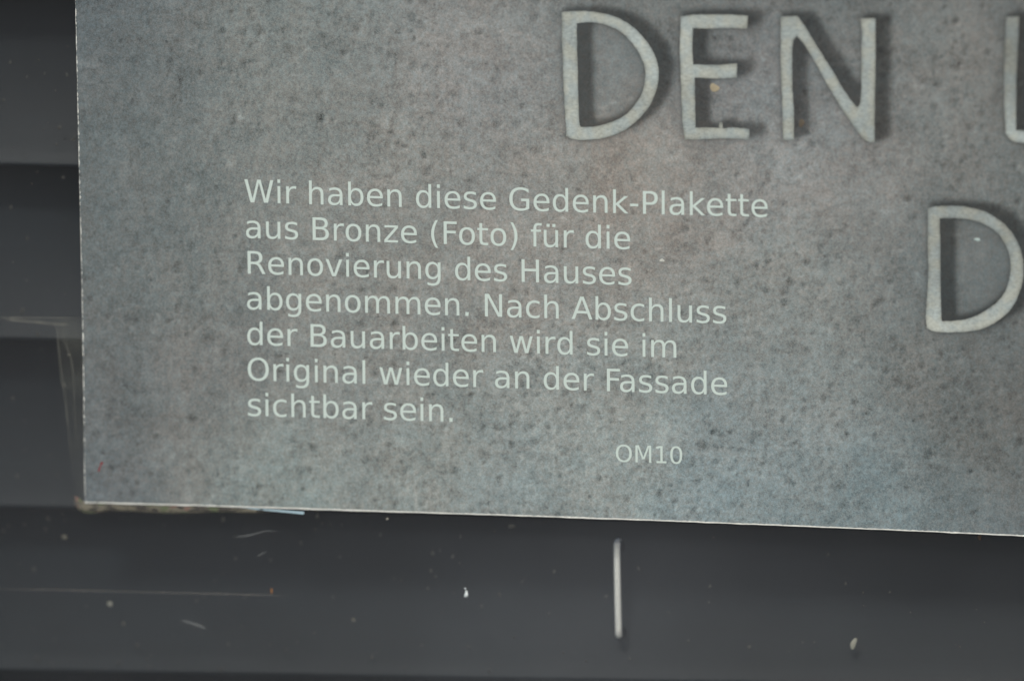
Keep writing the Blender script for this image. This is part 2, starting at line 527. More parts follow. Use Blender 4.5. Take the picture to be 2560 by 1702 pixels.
# paper: a real sheet with thickness and slightly uneven cut edges
na, nb = 300, 120
AS, BS = np.linspace(0, PW, na), np.linspace(0, PH, nb)
wob_b = np.interp(np.arange(na), np.arange(0, na, 2), rng.normal(0, 0.00004, len(range(0, na, 2))))
wob_l = np.interp(np.arange(nb), np.arange(0, nb, 1), rng.normal(0, 0.00003, nb))
ring = []
for i, a in enumerate(AS): x, z = place(a, 0); ring.append((x, z + wob_b[i]))
for b in BS[1:]: ring.append(place(PW, b))
for a in AS[::-1][1:]: ring.append(place(a, PH))
for j in range(nb - 2, 0, -1): x, z = place(0, BS[j]); ring.append((x + wob_l[j], z))
paper = fill('paper_sheet', [ring], 0.0, M_PAPER, poster)
n = len(ring)
vv = [(x, 0.0, z) for x, z in ring] + [(x, 0.00028, z) for x, z in ring]
mesh_obj('paper_edge', vv, [(k, (k + 1) % n, (k + 1) % n + n, k + n) for k in range(n)] , M_PAPER, poster)
fill('paper_back', [ring], 0.00028, M_PAPER, poster).data.flip_normals()

# big relief letters of the printed plaque, outlines measured on the photograph
def zA(pts): return [(1350 + x / 3.622, y / 3.622) for x, y in pts]
def zB(pts): return [(1910 + x / 3.622, y / 3.622) for x, y in pts]
def zC(pts): return [(2200 + x / 3.5639, 440 + y / 3.5639) for x, y in pts]
def runs(f, *rs):
    out = []
    for r in rs:
        q = f(r)
        s = resample(q, 6) if len(q) > 2 else [q[0]] + [((q[0][0] + (q[-1][0] - q[0][0]) * k / 8), (q[0][1] + (q[-1][1] - q[0][1]) * k / 8)) for k in range(1, 8)] + [q[-1]]
        out += s[:-1]
    return out
LET = [
 ('capital letter D, first of the upper row', [
  runs(zA, [(195, 112), (300, 103), (430, 102), (600, 130), (760, 190), (900, 300), (1010, 440), (1065, 580), (1075, 680), (1050, 830), (980, 980), (860, 1110), (730, 1200), (560, 1255), (400, 1270), (300, 1262), (240, 1235)],
           [(240, 1235), (225, 1000), (210, 700), (200, 400), (195, 112)]),
  runs(zA, [(335, 215), (400, 207), (500, 208), (620, 235), (740, 300), (840, 400), (910, 510), (950, 620), (950, 740), (920, 850), (850, 960), (760, 1050), (640, 1110), (500, 1145), (372, 1152)],
           [(372, 1152), (355, 1080), (345, 700), (335, 400), (335, 215)])]),
 ('capital letter E', [runs(zA, [(1275, 150), (1420, 134), (1700, 134), (1885, 146)], [(1885, 146), (1875, 265)], [(1875, 265), (1700, 258), (1500, 262), (1385, 256)],
  [(1385, 256), (1380, 420), (1387, 583)], [(1387, 583), (1560, 590), (1785, 577)], [(1785, 577), (1782, 706)], [(1782, 706), (1600, 714), (1402, 703)],
  [(1402, 703), (1405, 900), (1410, 1158)], [(1410, 1158), (1520, 1154), (1622, 1160)], [(1622, 1160), (1624, 1106)], [(1624, 1106), (1652, 1108)], [(1652, 1108), (1656, 1162)],
  [(1656, 1162), (1760, 1156), (1898, 1168)], [(1898, 1168), (1895, 1266)],
  [(1895, 1266), (1700, 1255), (1500, 1262), (1310, 1268)], [(1310, 1268), (1290, 1100), (1277, 800), (1265, 450), (1275, 150)])]),
 ('capital letter N', [runs(zB, [(150, 152), (300, 146)], [(300, 146), (345, 200), (480, 420), (620, 640), (740, 840), (840, 975)], [(840, 975), (868, 940), (880, 800), (880, 500), (885, 280), (872, 168)],
  [(872, 168), (1010, 166)], [(1010, 166), (1010, 500), (1005, 900), (1002, 1290)], [(1002, 1290), (950, 1290)], [(950, 1290), (890, 1250), (800, 1130), (690, 960), (580, 780), (480, 600), (380, 430), (295, 325)],
  [(295, 325), (262, 400), (255, 700), (270, 1000), (272, 1272)], [(272, 1272), (172, 1270)], [(172, 1270), (165, 1000), (152, 600), (150, 152)])]),
 ('capital letter L, cut off by the picture', [runs(zB, [(2190, 152), (2312, 152)], [(2312, 152), (2302, 400), (2287, 700), (2284, 1000), (2283, 1182)], [(2283, 1182), (2420, 1186), (2700, 1206)],
  [(2700, 1206), (2700, 1310)], [(2700, 1310), (2500, 1305), (2340, 1295), (2240, 1272), (2188, 1215)], [(2188, 1215), (2172, 900), (2175, 500), (2190, 152)])]),
 ('capital letter D of the lower row', [
  runs(zC, [(425, 290), (480, 272), (600, 266), (720, 268), (870, 295), (1000, 350), (1130, 450), (1220, 580), (1270, 720), (1280, 860), (1260, 980), (1190, 1150), (1090, 1260), (940, 1350), (780, 1385), (600, 1392), (470, 1382), (415, 1350)],
           [(415, 1350), (408, 1250), (418, 1100), (428, 900), (425, 600), (425, 290)]),
  runs(zC, [(532, 378), (650, 378), (800, 388), (930, 432), (1040, 502), (1110, 600), (1155, 720), (1160, 860), (1130, 990), (1080, 1080), (990, 1165), (880, 1232), (780, 1270), (650, 1290), (548, 1290)],
           [(548, 1290), (543, 1100), (540, 800), (535, 500), (532, 378)])]),
]

# raster of the printed letters (photograph pixels / 2) for the shadows that are part of the printed picture
GX, GZ, SC = 1400, 700, 2.0
gy, gx = np.mgrid[0:GZ, 0:GX]
qx, qy = gx * SC, gy * SC - 60
mask = np.zeros((GZ, GX), bool)
hole = np.zeros((GZ, GX), bool)
def inside(poly):
    r = np.zeros((GZ, GX), bool)
    x0, x1 = min(p[0] for p in poly), max(p[0] for p in poly)
    y0, y1 = min(p[1] for p in poly), max(p[1] for p in poly)
    i0, i1 = max(0, int((y0 + 60) / SC)), min(GZ, int((y1 + 60) / SC) + 2)
    j0, j1 = max(0, int(x0 / SC)), min(GX, int(x1 / SC) + 2)
    X_, Y_ = qx[i0:i1, j0:j1], qy[i0:i1, j0:j1]
    s = np.zeros(X_.shape, bool)
    for k in range(len(poly)):
        (ax, ay), (bx, by) = poly[k - 1], poly[k]
        if ay == by: continue
        c = ((ay > Y_) != (by > Y_)) & (X_ < (bx - ax) * (Y_ - ay) / (by - ay) + ax)
        s ^= c
    r[i0:i1, j0:j1] = s
    return r
for _, cs in LET:
    mm = inside(cs[0])
    if len(cs) > 1:
        h = inside(cs[1]); mm &= ~h; hole |= h
    mask |= mm
mf = mask.astype(float)
def shift(a, dx, dy):
    out = np.zeros_like(a)
    h, w = a.shape
    out[max(0, dy):min(h, h + dy), max(0, dx):min(w, w + dx)] = a[max(0, -dy):min(h, h - dy), max(0, -dx):min(w, w - dx)]
    return out
def blur(a, s):
    k = np.exp(-0.5 * (np.arange(-int(3 * s), int(3 * s) + 1) / s) ** 2); k /= k.sum()
    a = np.apply_along_axis(lambda r: np.convolve(r, k, 'same'), 0, a)
    return np.apply_along_axis(lambda r: np.convolve(r, k, 'same'), 1, a)
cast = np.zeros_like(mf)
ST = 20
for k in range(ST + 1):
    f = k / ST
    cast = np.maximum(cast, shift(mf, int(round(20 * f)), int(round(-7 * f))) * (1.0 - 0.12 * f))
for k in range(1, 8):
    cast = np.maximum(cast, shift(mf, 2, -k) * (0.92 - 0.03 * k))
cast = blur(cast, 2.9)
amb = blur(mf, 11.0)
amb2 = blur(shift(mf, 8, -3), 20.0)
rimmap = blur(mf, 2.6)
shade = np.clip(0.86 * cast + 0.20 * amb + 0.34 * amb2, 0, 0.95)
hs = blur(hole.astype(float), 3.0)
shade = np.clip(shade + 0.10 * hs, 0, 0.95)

SAMP = [  # tones of the printed picture, uneven light and reflection veil coloured in (photograph pixel, colour)
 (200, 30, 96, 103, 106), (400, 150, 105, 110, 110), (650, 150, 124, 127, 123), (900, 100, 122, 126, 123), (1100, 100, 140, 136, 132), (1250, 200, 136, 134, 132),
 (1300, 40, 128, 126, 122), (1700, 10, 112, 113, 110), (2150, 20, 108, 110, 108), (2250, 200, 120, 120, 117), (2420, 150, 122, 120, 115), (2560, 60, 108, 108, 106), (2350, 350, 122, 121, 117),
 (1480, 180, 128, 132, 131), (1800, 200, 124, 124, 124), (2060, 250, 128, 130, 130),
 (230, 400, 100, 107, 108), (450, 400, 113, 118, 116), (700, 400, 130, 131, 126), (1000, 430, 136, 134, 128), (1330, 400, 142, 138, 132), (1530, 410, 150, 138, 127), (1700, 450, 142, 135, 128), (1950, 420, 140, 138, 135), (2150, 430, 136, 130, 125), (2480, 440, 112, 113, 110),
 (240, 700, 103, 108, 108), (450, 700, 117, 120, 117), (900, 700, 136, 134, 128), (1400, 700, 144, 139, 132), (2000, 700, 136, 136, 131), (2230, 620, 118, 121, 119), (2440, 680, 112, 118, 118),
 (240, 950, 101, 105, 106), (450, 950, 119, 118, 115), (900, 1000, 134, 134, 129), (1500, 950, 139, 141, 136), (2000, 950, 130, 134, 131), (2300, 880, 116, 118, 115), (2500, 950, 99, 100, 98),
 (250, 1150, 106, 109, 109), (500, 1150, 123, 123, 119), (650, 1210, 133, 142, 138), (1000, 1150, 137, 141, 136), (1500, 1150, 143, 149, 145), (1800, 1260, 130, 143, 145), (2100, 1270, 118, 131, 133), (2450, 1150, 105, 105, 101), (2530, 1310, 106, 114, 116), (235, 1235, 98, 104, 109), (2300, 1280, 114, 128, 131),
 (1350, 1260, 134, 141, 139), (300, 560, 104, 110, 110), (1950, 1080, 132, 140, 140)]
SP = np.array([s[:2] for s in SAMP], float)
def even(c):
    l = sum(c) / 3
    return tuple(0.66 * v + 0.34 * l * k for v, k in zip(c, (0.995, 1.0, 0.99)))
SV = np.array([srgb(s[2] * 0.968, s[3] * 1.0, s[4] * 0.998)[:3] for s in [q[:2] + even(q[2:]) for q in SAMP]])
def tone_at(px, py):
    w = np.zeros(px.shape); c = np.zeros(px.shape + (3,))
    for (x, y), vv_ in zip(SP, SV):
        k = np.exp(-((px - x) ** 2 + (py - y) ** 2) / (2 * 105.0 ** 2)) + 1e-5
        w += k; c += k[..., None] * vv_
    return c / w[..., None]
PIT = [(1020, 110, 150, 0.75), (980, 280, 130, 0.55), (900, 60, 120, 0.6), (2300, 160, 170, 0.55), (2350, 330, 120, 0.5), (1450, 1040, 260, 0.65), (1100, 1120, 300, 0.6), (2150, 1010, 230, 0.8), (1980, 760, 200, 0.5),
       (1900, 480, 160, 0.4), (1400, 420, 120, 0.3), (600, 120, 160, 0.35), (700, 1130, 150, 0.5), (1900, 560, 140, 0.45), (2400, 1080, 150, 0.45), (450, 700, 200, 0.3), (1700, 1100, 250, 0.6), (2250, 420, 120, 0.5), (350, 1180, 120, 0.35)]
def pit_at(px, py):
    d = np.full(px.shape, 0.11)
    for x, y, r, a in PIT:
        d = np.maximum(d, min(0.95, a * 1.35) * np.exp(-((px - x) ** 2 + (py - y) ** 2) / (2 * r * r)))
    return d

MB_, ML_ = 0.00034, 0.00011        # unprinted margin left by the trimming
fine = 0.00048
a_list = list(np.arange(ML_, 0.262, fine)) + list(np.linspace(0.264, PW - 0.0003, 24))
b_list = list(np.arange(MB_, 0.140, fine)) + list(np.linspace(0.142, PH - 0.0003, 24))
A_, B_ = np.meshgrid(np.array(a_list), np.array(b_list))
LEF = np.array([lef(b) for b in b_list])[:, None]
BOT = np.array([bot(a) for a in a_list])[None, :]
PX_ = OX + A_ + LEF * (1 - A_ / PW)
PZ_ = OZ + B_ + BOT * (1 - B_ / PH)
ledge = np.clip(rng.normal(0.0, 0.00009, len(b_list)), -0.00016, 0.0002)
PX_[:, 0] += ledge
PZ_[0, :] += rng.normal(0, 0.000035, len(a_list))
nr, nc = A_.shape
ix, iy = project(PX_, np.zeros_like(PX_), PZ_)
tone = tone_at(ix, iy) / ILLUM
# pale casting marks and bright scuffs seen on the photographed bronze
for x_, y_, rx_, ry_, k_ in ((1535, 257, 16, 5, .38), (1508, 268, 10, 4, .25), (1580, 246, 9, 5, .35), (1515, 290, 30, 4, .18), (1500, 305, 26, 4, .15), (2020, 232, 8, 6, .3), (2088, 282, 9, 5, .3), (1938, 210, 7, 4, .35),
                             (1850, 285, 30, 4, .15), (215, 164, 18, 8, .3), (200, 155, 10, 6, .25), (480, 118, 18, 5, .3), (600, 290, 14, 12, .25), (575, 408, 8, 12, .25), (598, 292, 7, 7, .3), (440, 345, 12, 9, .2), (540, 325, 9, 9, .2),
                             (585, 830, 22, 18, .2), (520, 870, 26, 8, .15), (845, 1122, 14, 8, .32), (1000, 1100, 12, 7, .22), (1660, 1079, 14, 8, .22), (2158, 1097, 9, 8, .25), (2495, 1185, 12, 4, .3), (2215, 530, 14, 16, .25), (1930, 495, 30, 5, .2),
                             (2290, 690, 8, 12, .3), (2232, 738, 12, 6, .18), (1690, 395, 30, 22, .2), (1960, 395, 26, 20, .2), (1950, 440, 40, 14, .12), (2000, 350, 22, 10, .15), (1290, 200, 26, 30, .14), (1270, 90, 18, 30, .14),
                             (1360, 195, 22, 4, .25), (1180, 70, 30, 20, .12), (1895, 990, 4, 26, .2), (2370, 585, 30, 6, .2), (2400, 700, 20, 4, .2), (2450, 740, 20, 5, .15), (1120, 160, 30, 30, .10)):
    tone = tone * (1 + k_ * np.exp(-(((ix - x_) / rx_) ** 2 + ((iy - y_) / ry_) ** 2)))[..., None]
gi = np.clip(((iy + 60) / SC), 0, GZ - 1.001); gj = np.clip(ix / SC, 0, GX - 1.001)
ok = (ix > 2) & (ix < GX * SC - 4) & (iy > -58) & (iy < GZ * SC - 64)
def samp(img):
    i0 = gi.astype(int); j0 = gj.astype(int); fi = gi - i0; fj = gj - j0
    i1 = np.minimum(i0 + 1, GZ - 1); j1 = np.minimum(j0 + 1, GX - 1)
    return ((img[i0, j0] * (1 - fi) + img[i1, j0] * fi) * (1 - fj) + (img[i0, j1] * (1 - fi) + img[i1, j1] * fi) * fj) * ok
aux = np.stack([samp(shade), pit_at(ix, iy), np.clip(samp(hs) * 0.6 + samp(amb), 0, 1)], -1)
vv = np.stack([PX_, np.full_like(PX_, -0.00005), PZ_], -1).reshape(-1, 3)
idx = np.arange(nr * nc).reshape(nr, nc)
q = np.stack([idx[:-1, :-1], idx[:-1, 1:], idx[1:, 1:], idx[1:, :-1]], -1).reshape(-1, 4)
me = bpy.data.meshes.new('printed_picture')
me.vertices.add(len(vv)); me.vertices.foreach_set('co', vv.ravel())
me.loops.add(q.size); me.loops.foreach_set('vertex_index', q.ravel().astype(np.int32))
me.polygons.add(len(q)); me.polygons.foreach_set('loop_start', (np.arange(len(q)) * 4).astype(np.int32))
me.update(calc_edges=True)
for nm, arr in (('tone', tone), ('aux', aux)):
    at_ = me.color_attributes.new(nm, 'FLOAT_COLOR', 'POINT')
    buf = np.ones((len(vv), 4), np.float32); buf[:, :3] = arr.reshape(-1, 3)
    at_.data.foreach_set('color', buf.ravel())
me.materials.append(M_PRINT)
o = bpy.data.objects.new('printed_picture', me); C.objects.link(o); o.parent = poster

for lab, cs in LET:
    cc = []
    for c in cs:
        r = []
        for (x, y) in c:
            r.append(at(x + rng.normal(0, 0.4), y + rng.normal(0, 0.4)))
        cc.append(r)
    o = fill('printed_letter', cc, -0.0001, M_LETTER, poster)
    o['label'] = 'printed bronze ' + lab
    # the photographed bronze is brighter on some strokes than on others
    bm = bmesh.new(); bm.from_mesh(o.data)
    for _ in range(9):
        long_ = [e for e in bm.edges if e.calc_length() > 0.0006]
        if not long_: break
        bmesh.ops.subdivide_edges(bm, edges=long_, cuts=1)
        bmesh.ops.triangulate(bm, faces=[f for f in bm.faces if len(f.verts) > 3])
    bm.to_mesh(o.data); bm.free()
    n = len(o.data.vertices)
    co_ = np.empty(n * 3); o.data.vertices.foreach_get('co', co_); co_ = co_.reshape(-1, 3)
    lx, ly = project(co_[:, 0], co_[:, 1], co_[:, 2])
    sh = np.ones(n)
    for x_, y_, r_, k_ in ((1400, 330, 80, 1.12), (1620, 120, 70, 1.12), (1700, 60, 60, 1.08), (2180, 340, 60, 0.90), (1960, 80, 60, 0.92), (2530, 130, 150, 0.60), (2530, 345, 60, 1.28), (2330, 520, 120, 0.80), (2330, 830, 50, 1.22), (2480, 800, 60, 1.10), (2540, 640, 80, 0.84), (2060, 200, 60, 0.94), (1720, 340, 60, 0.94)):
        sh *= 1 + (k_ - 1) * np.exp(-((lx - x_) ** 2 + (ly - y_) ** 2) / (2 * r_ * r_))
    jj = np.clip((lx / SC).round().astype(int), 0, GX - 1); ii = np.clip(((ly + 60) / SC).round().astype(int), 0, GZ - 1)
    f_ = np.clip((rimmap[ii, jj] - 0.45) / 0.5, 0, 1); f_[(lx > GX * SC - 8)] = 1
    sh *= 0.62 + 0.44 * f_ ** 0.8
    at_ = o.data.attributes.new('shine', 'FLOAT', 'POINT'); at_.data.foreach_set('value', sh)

# ---- the notice: glyph outlines, 6400 units to the em
ADV = dict(zip(" ()-.01ABFGHMNOPRWabcdefghiklmnorstuvwzü", [318, 390, 390, 361, 318, 636, 636, 684, 686, 575, 775, 752, 863, 748, 787, 603, 695, 989, 613, 635, 550, 635, 615, 352, 635, 634, 278, 579, 278, 974, 634, 612, 411, 521, 392, 634, 592, 818, 525, 634]))
KERN = {'Fa': -0.118, 'Fo': -0.037}
G = {}
G['n'] = "M 3513 2113 L 3513 0 L 2938 0 L 2938 2094 Q 2938 2591 2744 2837 Q 2550 3084 2163 3084 Q 1697 3084 1428 2787 Q 1159 2491 1159 1978 L 1159 0 L 581 0 L 581 3500 L 1159 3500 L 1159 2956 Q 1366 3272 1645 3428 Q 1925 3584 2291 3584 Q 2894 3584 3203 3211 Q 3513 2838 3513 2113 Z"
G['h'] = G['n'].replace("L 581 3500 L 1159 3500", "L 581 4863 L 1159 4863")
G['a'] = "M 2194 1759 Q 1497 1759 1228 1600 Q 959 1441 959 1056 Q 959 750 1161 570 Q 1363 391 1709 391 Q 2188 391 2477 730 Q 2766 1069 2766 1631 L 2766 1759 L 2194 1759 Z M 3341 1997 L 3341 0 L 2766 0 L 2766 531 Q 2569 213 2275 61 Q 1981 -91 1556 -91 Q 1019 -91 701 211 Q 384 513 384 1019 Q 384 1609 779 1909 Q 1175 2209 1959 2209 L 2766 2209 L 2766 2266 Q 2766 2663 2505 2880 Q 2244 3097 1772 3097 Q 1472 3097 1187 3025 Q 903 2953 641 2809 L 641 3341 Q 956 3463 1253 3523 Q 1550 3584 1831 3584 Q 2591 3584 2966 3190 Q 3341 2797 3341 1997 Z"
G['e'] = "M 3597 1894 L 3597 1613 L 953 1613 Q 991 1019 1311 708 Q 1631 397 2203 397 Q 2534 397 2845 478 Q 3156 559 3463 722 L 3463 178 Q 3153 47 2828 -22 Q 2503 -91 2169 -91 Q 1331 -91 842 396 Q 353 884 353 1716 Q 353 2575 817 3079 Q 1281 3584 2069 3584 Q 2775 3584 3186 3129 Q 3597 2675 3597 1894 Z M 3022 2063 Q 3016 2534 2758 2815 Q 2500 3097 2075 3097 Q 1594 3097 1305 2825 Q 1016 2553 972 2059 L 3022 2063 Z"
G['i'] = "M 603 3500 L 1178 3500 L 1178 0 L 603 0 L 603 3500 Z M 603 4863 L 1178 4863 L 1178 4134 L 603 4134 L 603 4863 Z"
G['l'] = "M 603 4863 L 1178 4863 L 1178 0 L 603 0 Z"
G['r'] = "M 2631 2963 Q 2534 3019 2420 3045 Q 2306 3072 2169 3072 Q 1681 3072 1420 2755 Q 1159 2438 1159 1844 L 1159 0 L 581 0 L 581 3500 L 1159 3500 L 1159 2956 Q 1341 3275 1631 3429 Q 1922 3584 2338 3584 Q 2397 3584 2469 3576 Q 2541 3569 2628 3553 L 2631 2963 Z"
G['t'] = "M 1172 4494 L 1172 3500 L 2356 3500 L 2356 3053 L 1172 3053 L 1172 1153 Q 1172 725 1289 603 Q 1406 481 1766 481 L 2356 481 L 2356 0 L 1766 0 Q 1100 0 847 248 Q 594 497 594 1153 L 594 3053 L 172 3053 L 172 3500 L 594 3500 L 594 4494 L 1172 4494 Z"
G['s'] = "M 2834 3397 L 2834 2853 Q 2591 2978 2328 3040 Q 2066 3103 1784 3103 Q 1356 3103 1142 2972 Q 928 2841 928 2578 Q 928 2378 1081 2264 Q 1234 2150 1697 2047 L 1894 2003 Q 2506 1872 2764 1633 Q 3022 1394 3022 966 Q 3022 478 2636 193 Q 2250 -91 1575 -91 Q 1294 -91 989 -36 Q 684 19 347 128 L 347 722 Q 666 556 975 473 Q 1284 391 1588 391 Q 1994 391 2212 530 Q 2431 669 2431 922 Q 2431 1156 2273 1281 Q 2116 1406 1581 1522 L 1381 1569 Q 847 1681 609 1914 Q 372 2147 372 2553 Q 372 3047 722 3315 Q 1072 3584 1716 3584 Q 2034 3584 2315 3537 Q 2597 3491 2834 3397 Z"
G['o'] = "M 1959 3097 Q 1497 3097 1228 2736 Q 959 2375 959 1747 Q 959 1119 1226 758 Q 1494 397 1959 397 Q 2419 397 2687 759 Q 2956 1122 2956 1747 Q 2956 2369 2687 2733 Q 2419 3097 1959 3097 Z M 1959 3584 Q 2709 3584 3137 3096 Q 3566 2609 3566 1747 Q 3566 888 3137 398 Q 2709 -91 1959 -91 Q 1206 -91 779 398 Q 353 888 353 1747 Q 353 2609 779 3096 Q 1206 3584 1959 3584 Z"
G['d'] = "M 2906 2969 L 2906 4863 L 3481 4863 L 3481 0 L 2906 0 L 2906 525 Q 2725 213 2448 61 Q 2172 -91 1784 -91 Q 1150 -91 751 415 Q 353 922 353 1747 Q 353 2572 751 3078 Q 1150 3584 1784 3584 Q 2172 3584 2448 3432 Q 2725 3281 2906 2969 Z M 947 1747 Q 947 1113 1208 752 Q 1469 391 1925 391 Q 2381 391 2643 752 Q 2906 1113 2906 1747 Q 2906 2381 2643 2742 Q 2381 3103 1925 3103 Q 1469 3103 1208 2742 Q 947 2381 947 1747 Z"
def mirror(s, w):
    out, k = [], 0
    for tk in s.split():
        if tk in 'MLQZ': out.append(tk)
        else:
            out.append(str(w - int(tk)) if k % 2 == 0 else tk); k += 1
    return ' '.join(out)
G['b'] = mirror(G['d'], 4063)
G['g'] = "M 2906 1791 Q 2906 2416 2648 2759 Q 2391 3103 1925 3103 Q 1463 3103 1205 2759 Q 947 2416 947 1791 Q 947 1169 1205 825 Q 1463 481 1925 481 Q 2391 481 2648 825 Q 2906 1169 2906 1791 Z M 3481 434 Q 3481 -459 3084 -895 Q 2688 -1331 1869 -1331 Q 1566 -1331 1297 -1286 Q 1028 -1241 775 -1147 L 775 -588 Q 1028 -725 1275 -790 Q 1522 -856 1778 -856 Q 2344 -856 2625 -561 Q 2906 -266 2906 331 L 2906 616 Q 2728 306 2450 153 Q 2172 0 1784 0 Q 1141 0 747 490 Q 353 981 353 1791 Q 353 2603 747 3093 Q 1141 3584 1784 3584 Q 2172 3584 2450 3431 Q 2728 3278 2906 2969 L 2906 3500 L 3481 3500 L 3481 434 Z"
G['u'] = "M 544 1381 L 544 3500 L 1119 3500 L 1119 1403 Q 1119 906 1312 657 Q 1506 409 1894 409 Q 2359 409 2629 706 Q 2900 1003 2900 1516 L 2900 3500 L 3475 3500 L 3475 0 L 2900 0 L 2900 538 Q 2691 219 2414 64 Q 2138 -91 1772 -91 Q 1169 -91 856 284 Q 544 659 544 1381 Z"
G['ü'] = G['u'] + " M 1131 4747 L 1766 4747 L 1766 4113 L 1131 4113 Z M 2300 4747 L 2938 4747 L 2938 4113 L 2300 4113 Z"
G['m'] = "M 3328 2828 Q 3544 3216 3844 3400 Q 4144 3584 4550 3584 Q 5097 3584 5394 3201 Q 5691 2819 5691 2113 L 5691 0 L 5113 0 L 5113 2094 Q 5113 2597 4934 2840 Q 4756 3084 4391 3084 Q 3944 3084 3684 2787 Q 3425 2491 3425 1978 L 3425 0 L 2847 0 L 2847 2094 Q 2847 2600 2669 2842 Q 2491 3084 2119 3084 Q 1678 3084 1418 2786 Q 1159 2488 1159 1978 L 1159 0 L 581 0 L 581 3500 L 1159 3500 L 1159 2956 Q 1356 3278 1631 3431 Q 1906 3584 2284 3584 Q 2666 3584 2933 3390 Q 3200 3197 3328 2828 Z"
G['c'] = "M 3122 3366 L 3122 2828 Q 2878 2963 2633 3030 Q 2388 3097 2138 3097 Q 1578 3097 1268 2742 Q 959 2388 959 1747 Q 959 1106 1268 751 Q 1578 397 2138 397 Q 2388 397 2633 464 Q 2878 531 3122 666 L 3122 134 Q 2881 22 2623 -34 Q 2366 -91 2075 -91 Q 1284 -91 818 406 Q 353 903 353 1747 Q 353 2603 823 3093 Q 1294 3584 2113 3584 Q 2378 3584 2631 3529 Q 2884 3475 3122 3366 Z"
G['f'] = "M 2375 4863 L 2375 4384 L 1825 4384 Q 1516 4384 1395 4259 Q 1275 4134 1275 3809 L 1275 3500 L 2222 3500 L 2222 3053 L 1275 3053 L 1275 0 L 697 0 L 697 3053 L 147 3053 L 147 3500 L 697 3500 L 697 3744 Q 697 4328 969 4595 Q 1241 4863 1831 4863 L 2375 4863 Z"
G['k'] = "M 581 4863 L 1159 4863 L 1159 1991 L 2875 3500 L 3609 3500 L 1753 1863 L 3688 0 L 2938 0 L 1159 1709 L 1159 0 L 581 0 Z"
G['v'] = "M 191 3500 L 800 3500 L 1894 563 L 2988 3500 L 3597 3500 L 2284 0 L 1503 0 Z"
G['w'] = "M 269 3500 L 844 3500 L 1563 769 L 2278 3500 L 2956 3500 L 3675 769 L 4391 3500 L 4966 3500 L 4050 0 L 3372 0 L 2619 2869 L 1863 0 L 1184 0 Z"
G['z'] = "M 353 3500 L 3084 3500 L 3084 2975 L 922 459 L 3084 459 L 3084 0 L 275 0 L 275 525 L 2438 3041 L 353 3041 Z"
G['W'] = "M 213 4666 L 850 4666 L 1831 722 L 2809 4666 L 3519 4666 L 4500 722 L 5478 4666 L 6119 4666 L 4947 0 L 4153 0 L 3169 4050 L 2175 0 L 1381 0 Z"
G['A'] = "M 2188 4044 L 1331 1722 L 3047 1722 Z M 1831 4666 L 2547 4666 L 4325 0 L 3669 0 L 3244 1197 L 1141 1197 L 716 0 L 50 0 Z"
G['B'] = "M 1259 2228 L 1259 519 L 2272 519 Q 2781 519 3026 730 Q 3272 941 3272 1375 Q 3272 1813 3026 2020 Q 2781 2228 2272 2228 Z M 1259 4147 L 1259 2741 L 2194 2741 Q 2656 2741 2882 2914 Q 3109 3088 3109 3444 Q 3109 3797 2882 3972 Q 2656 4147 2194 4147 Z M 628 4666 L 2241 4666 Q 2963 4666 3353 4366 Q 3744 4066 3744 3513 Q 3744 3084 3544 2831 Q 3344 2578 2956 2516 Q 3422 2416 3680 2098 Q 3938 1781 3938 1306 Q 3938 681 3513 340 Q 3088 0 2303 0 L 628 0 Z"
G['F'] = "M 628 4666 L 3309 4666 L 3309 4134 L 1259 4134 L 1259 2759 L 3109 2759 L 3109 2228 L 1259 2228 L 1259 0 L 628 0 Z"
G['G'] = "M 3809 666 L 3809 1919 L 2778 1919 L 2778 2438 L 4434 2438 L 4434 434 Q 4069 175 3628 42 Q 3188 -91 2688 -91 Q 1594 -91 976 548 Q 359 1188 359 2328 Q 359 3472 976 4111 Q 1594 4750 2688 4750 Q 3144 4750 3555 4637 Q 3966 4525 4313 4306 L 4313 3634 Q 3963 3931 3569 4081 Q 3175 4231 2741 4231 Q 1884 4231 1454 3753 Q 1025 3275 1025 2328 Q 1025 1384 1454 906 Q 1884 428 2741 428 Q 3075 428 3337 486 Q 3600 544 3809 666 Z"
G['H'] = "M 628 4666 L 1259 4666 L 1259 2753 L 3553 2753 L 3553 4666 L 4184 4666 L 4184 0 L 3553 0 L 3553 2222 L 1259 2222 L 1259 0 L 628 0 Z"
G['M'] = "M 628 4666 L 1569 4666 L 2759 1491 L 3956 4666 L 4897 4666 L 4897 0 L 4281 0 L 4281 4097 L 3078 897 L 2444 897 L 1241 4097 L 1241 0 L 628 0 Z"
G['N'] = "M 628 4666 L 1478 4666 L 3547 763 L 3547 4666 L 4159 4666 L 4159 0 L 3309 0 L 1241 3903 L 1241 0 L 628 0 Z"
G['O'] = "M 2522 4238 Q 1834 4238 1429 3725 Q 1025 3213 1025 2328 Q 1025 1447 1429 934 Q 1834 422 2522 422 Q 3209 422 3611 934 Q 4013 1447 4013 2328 Q 4013 3213 3611 3725 Q 3209 4238 2522 4238 Z M 2522 4750 Q 3503 4750 4090 4092 Q 4678 3434 4678 2328 Q 4678 1225 4090 567 Q 3503 -91 2522 -91 Q 1538 -91 948 565 Q 359 1222 359 2328 Q 359 3434 948 4092 Q 1538 4750 2522 4750 Z"
G['P'] = "M 1259 4147 L 1259 2394 L 2053 2394 Q 2494 2394 2734 2622 Q 2975 2850 2975 3272 Q 2975 3691 2734 3919 Q 2494 4147 2053 4147 Z M 628 4666 L 2053 4666 Q 2838 4666 3239 4311 Q 3641 3956 3641 3272 Q 3641 2581 3239 2228 Q 2838 1875 2053 1875 L 1259 1875 L 1259 0 L 628 0 Z"
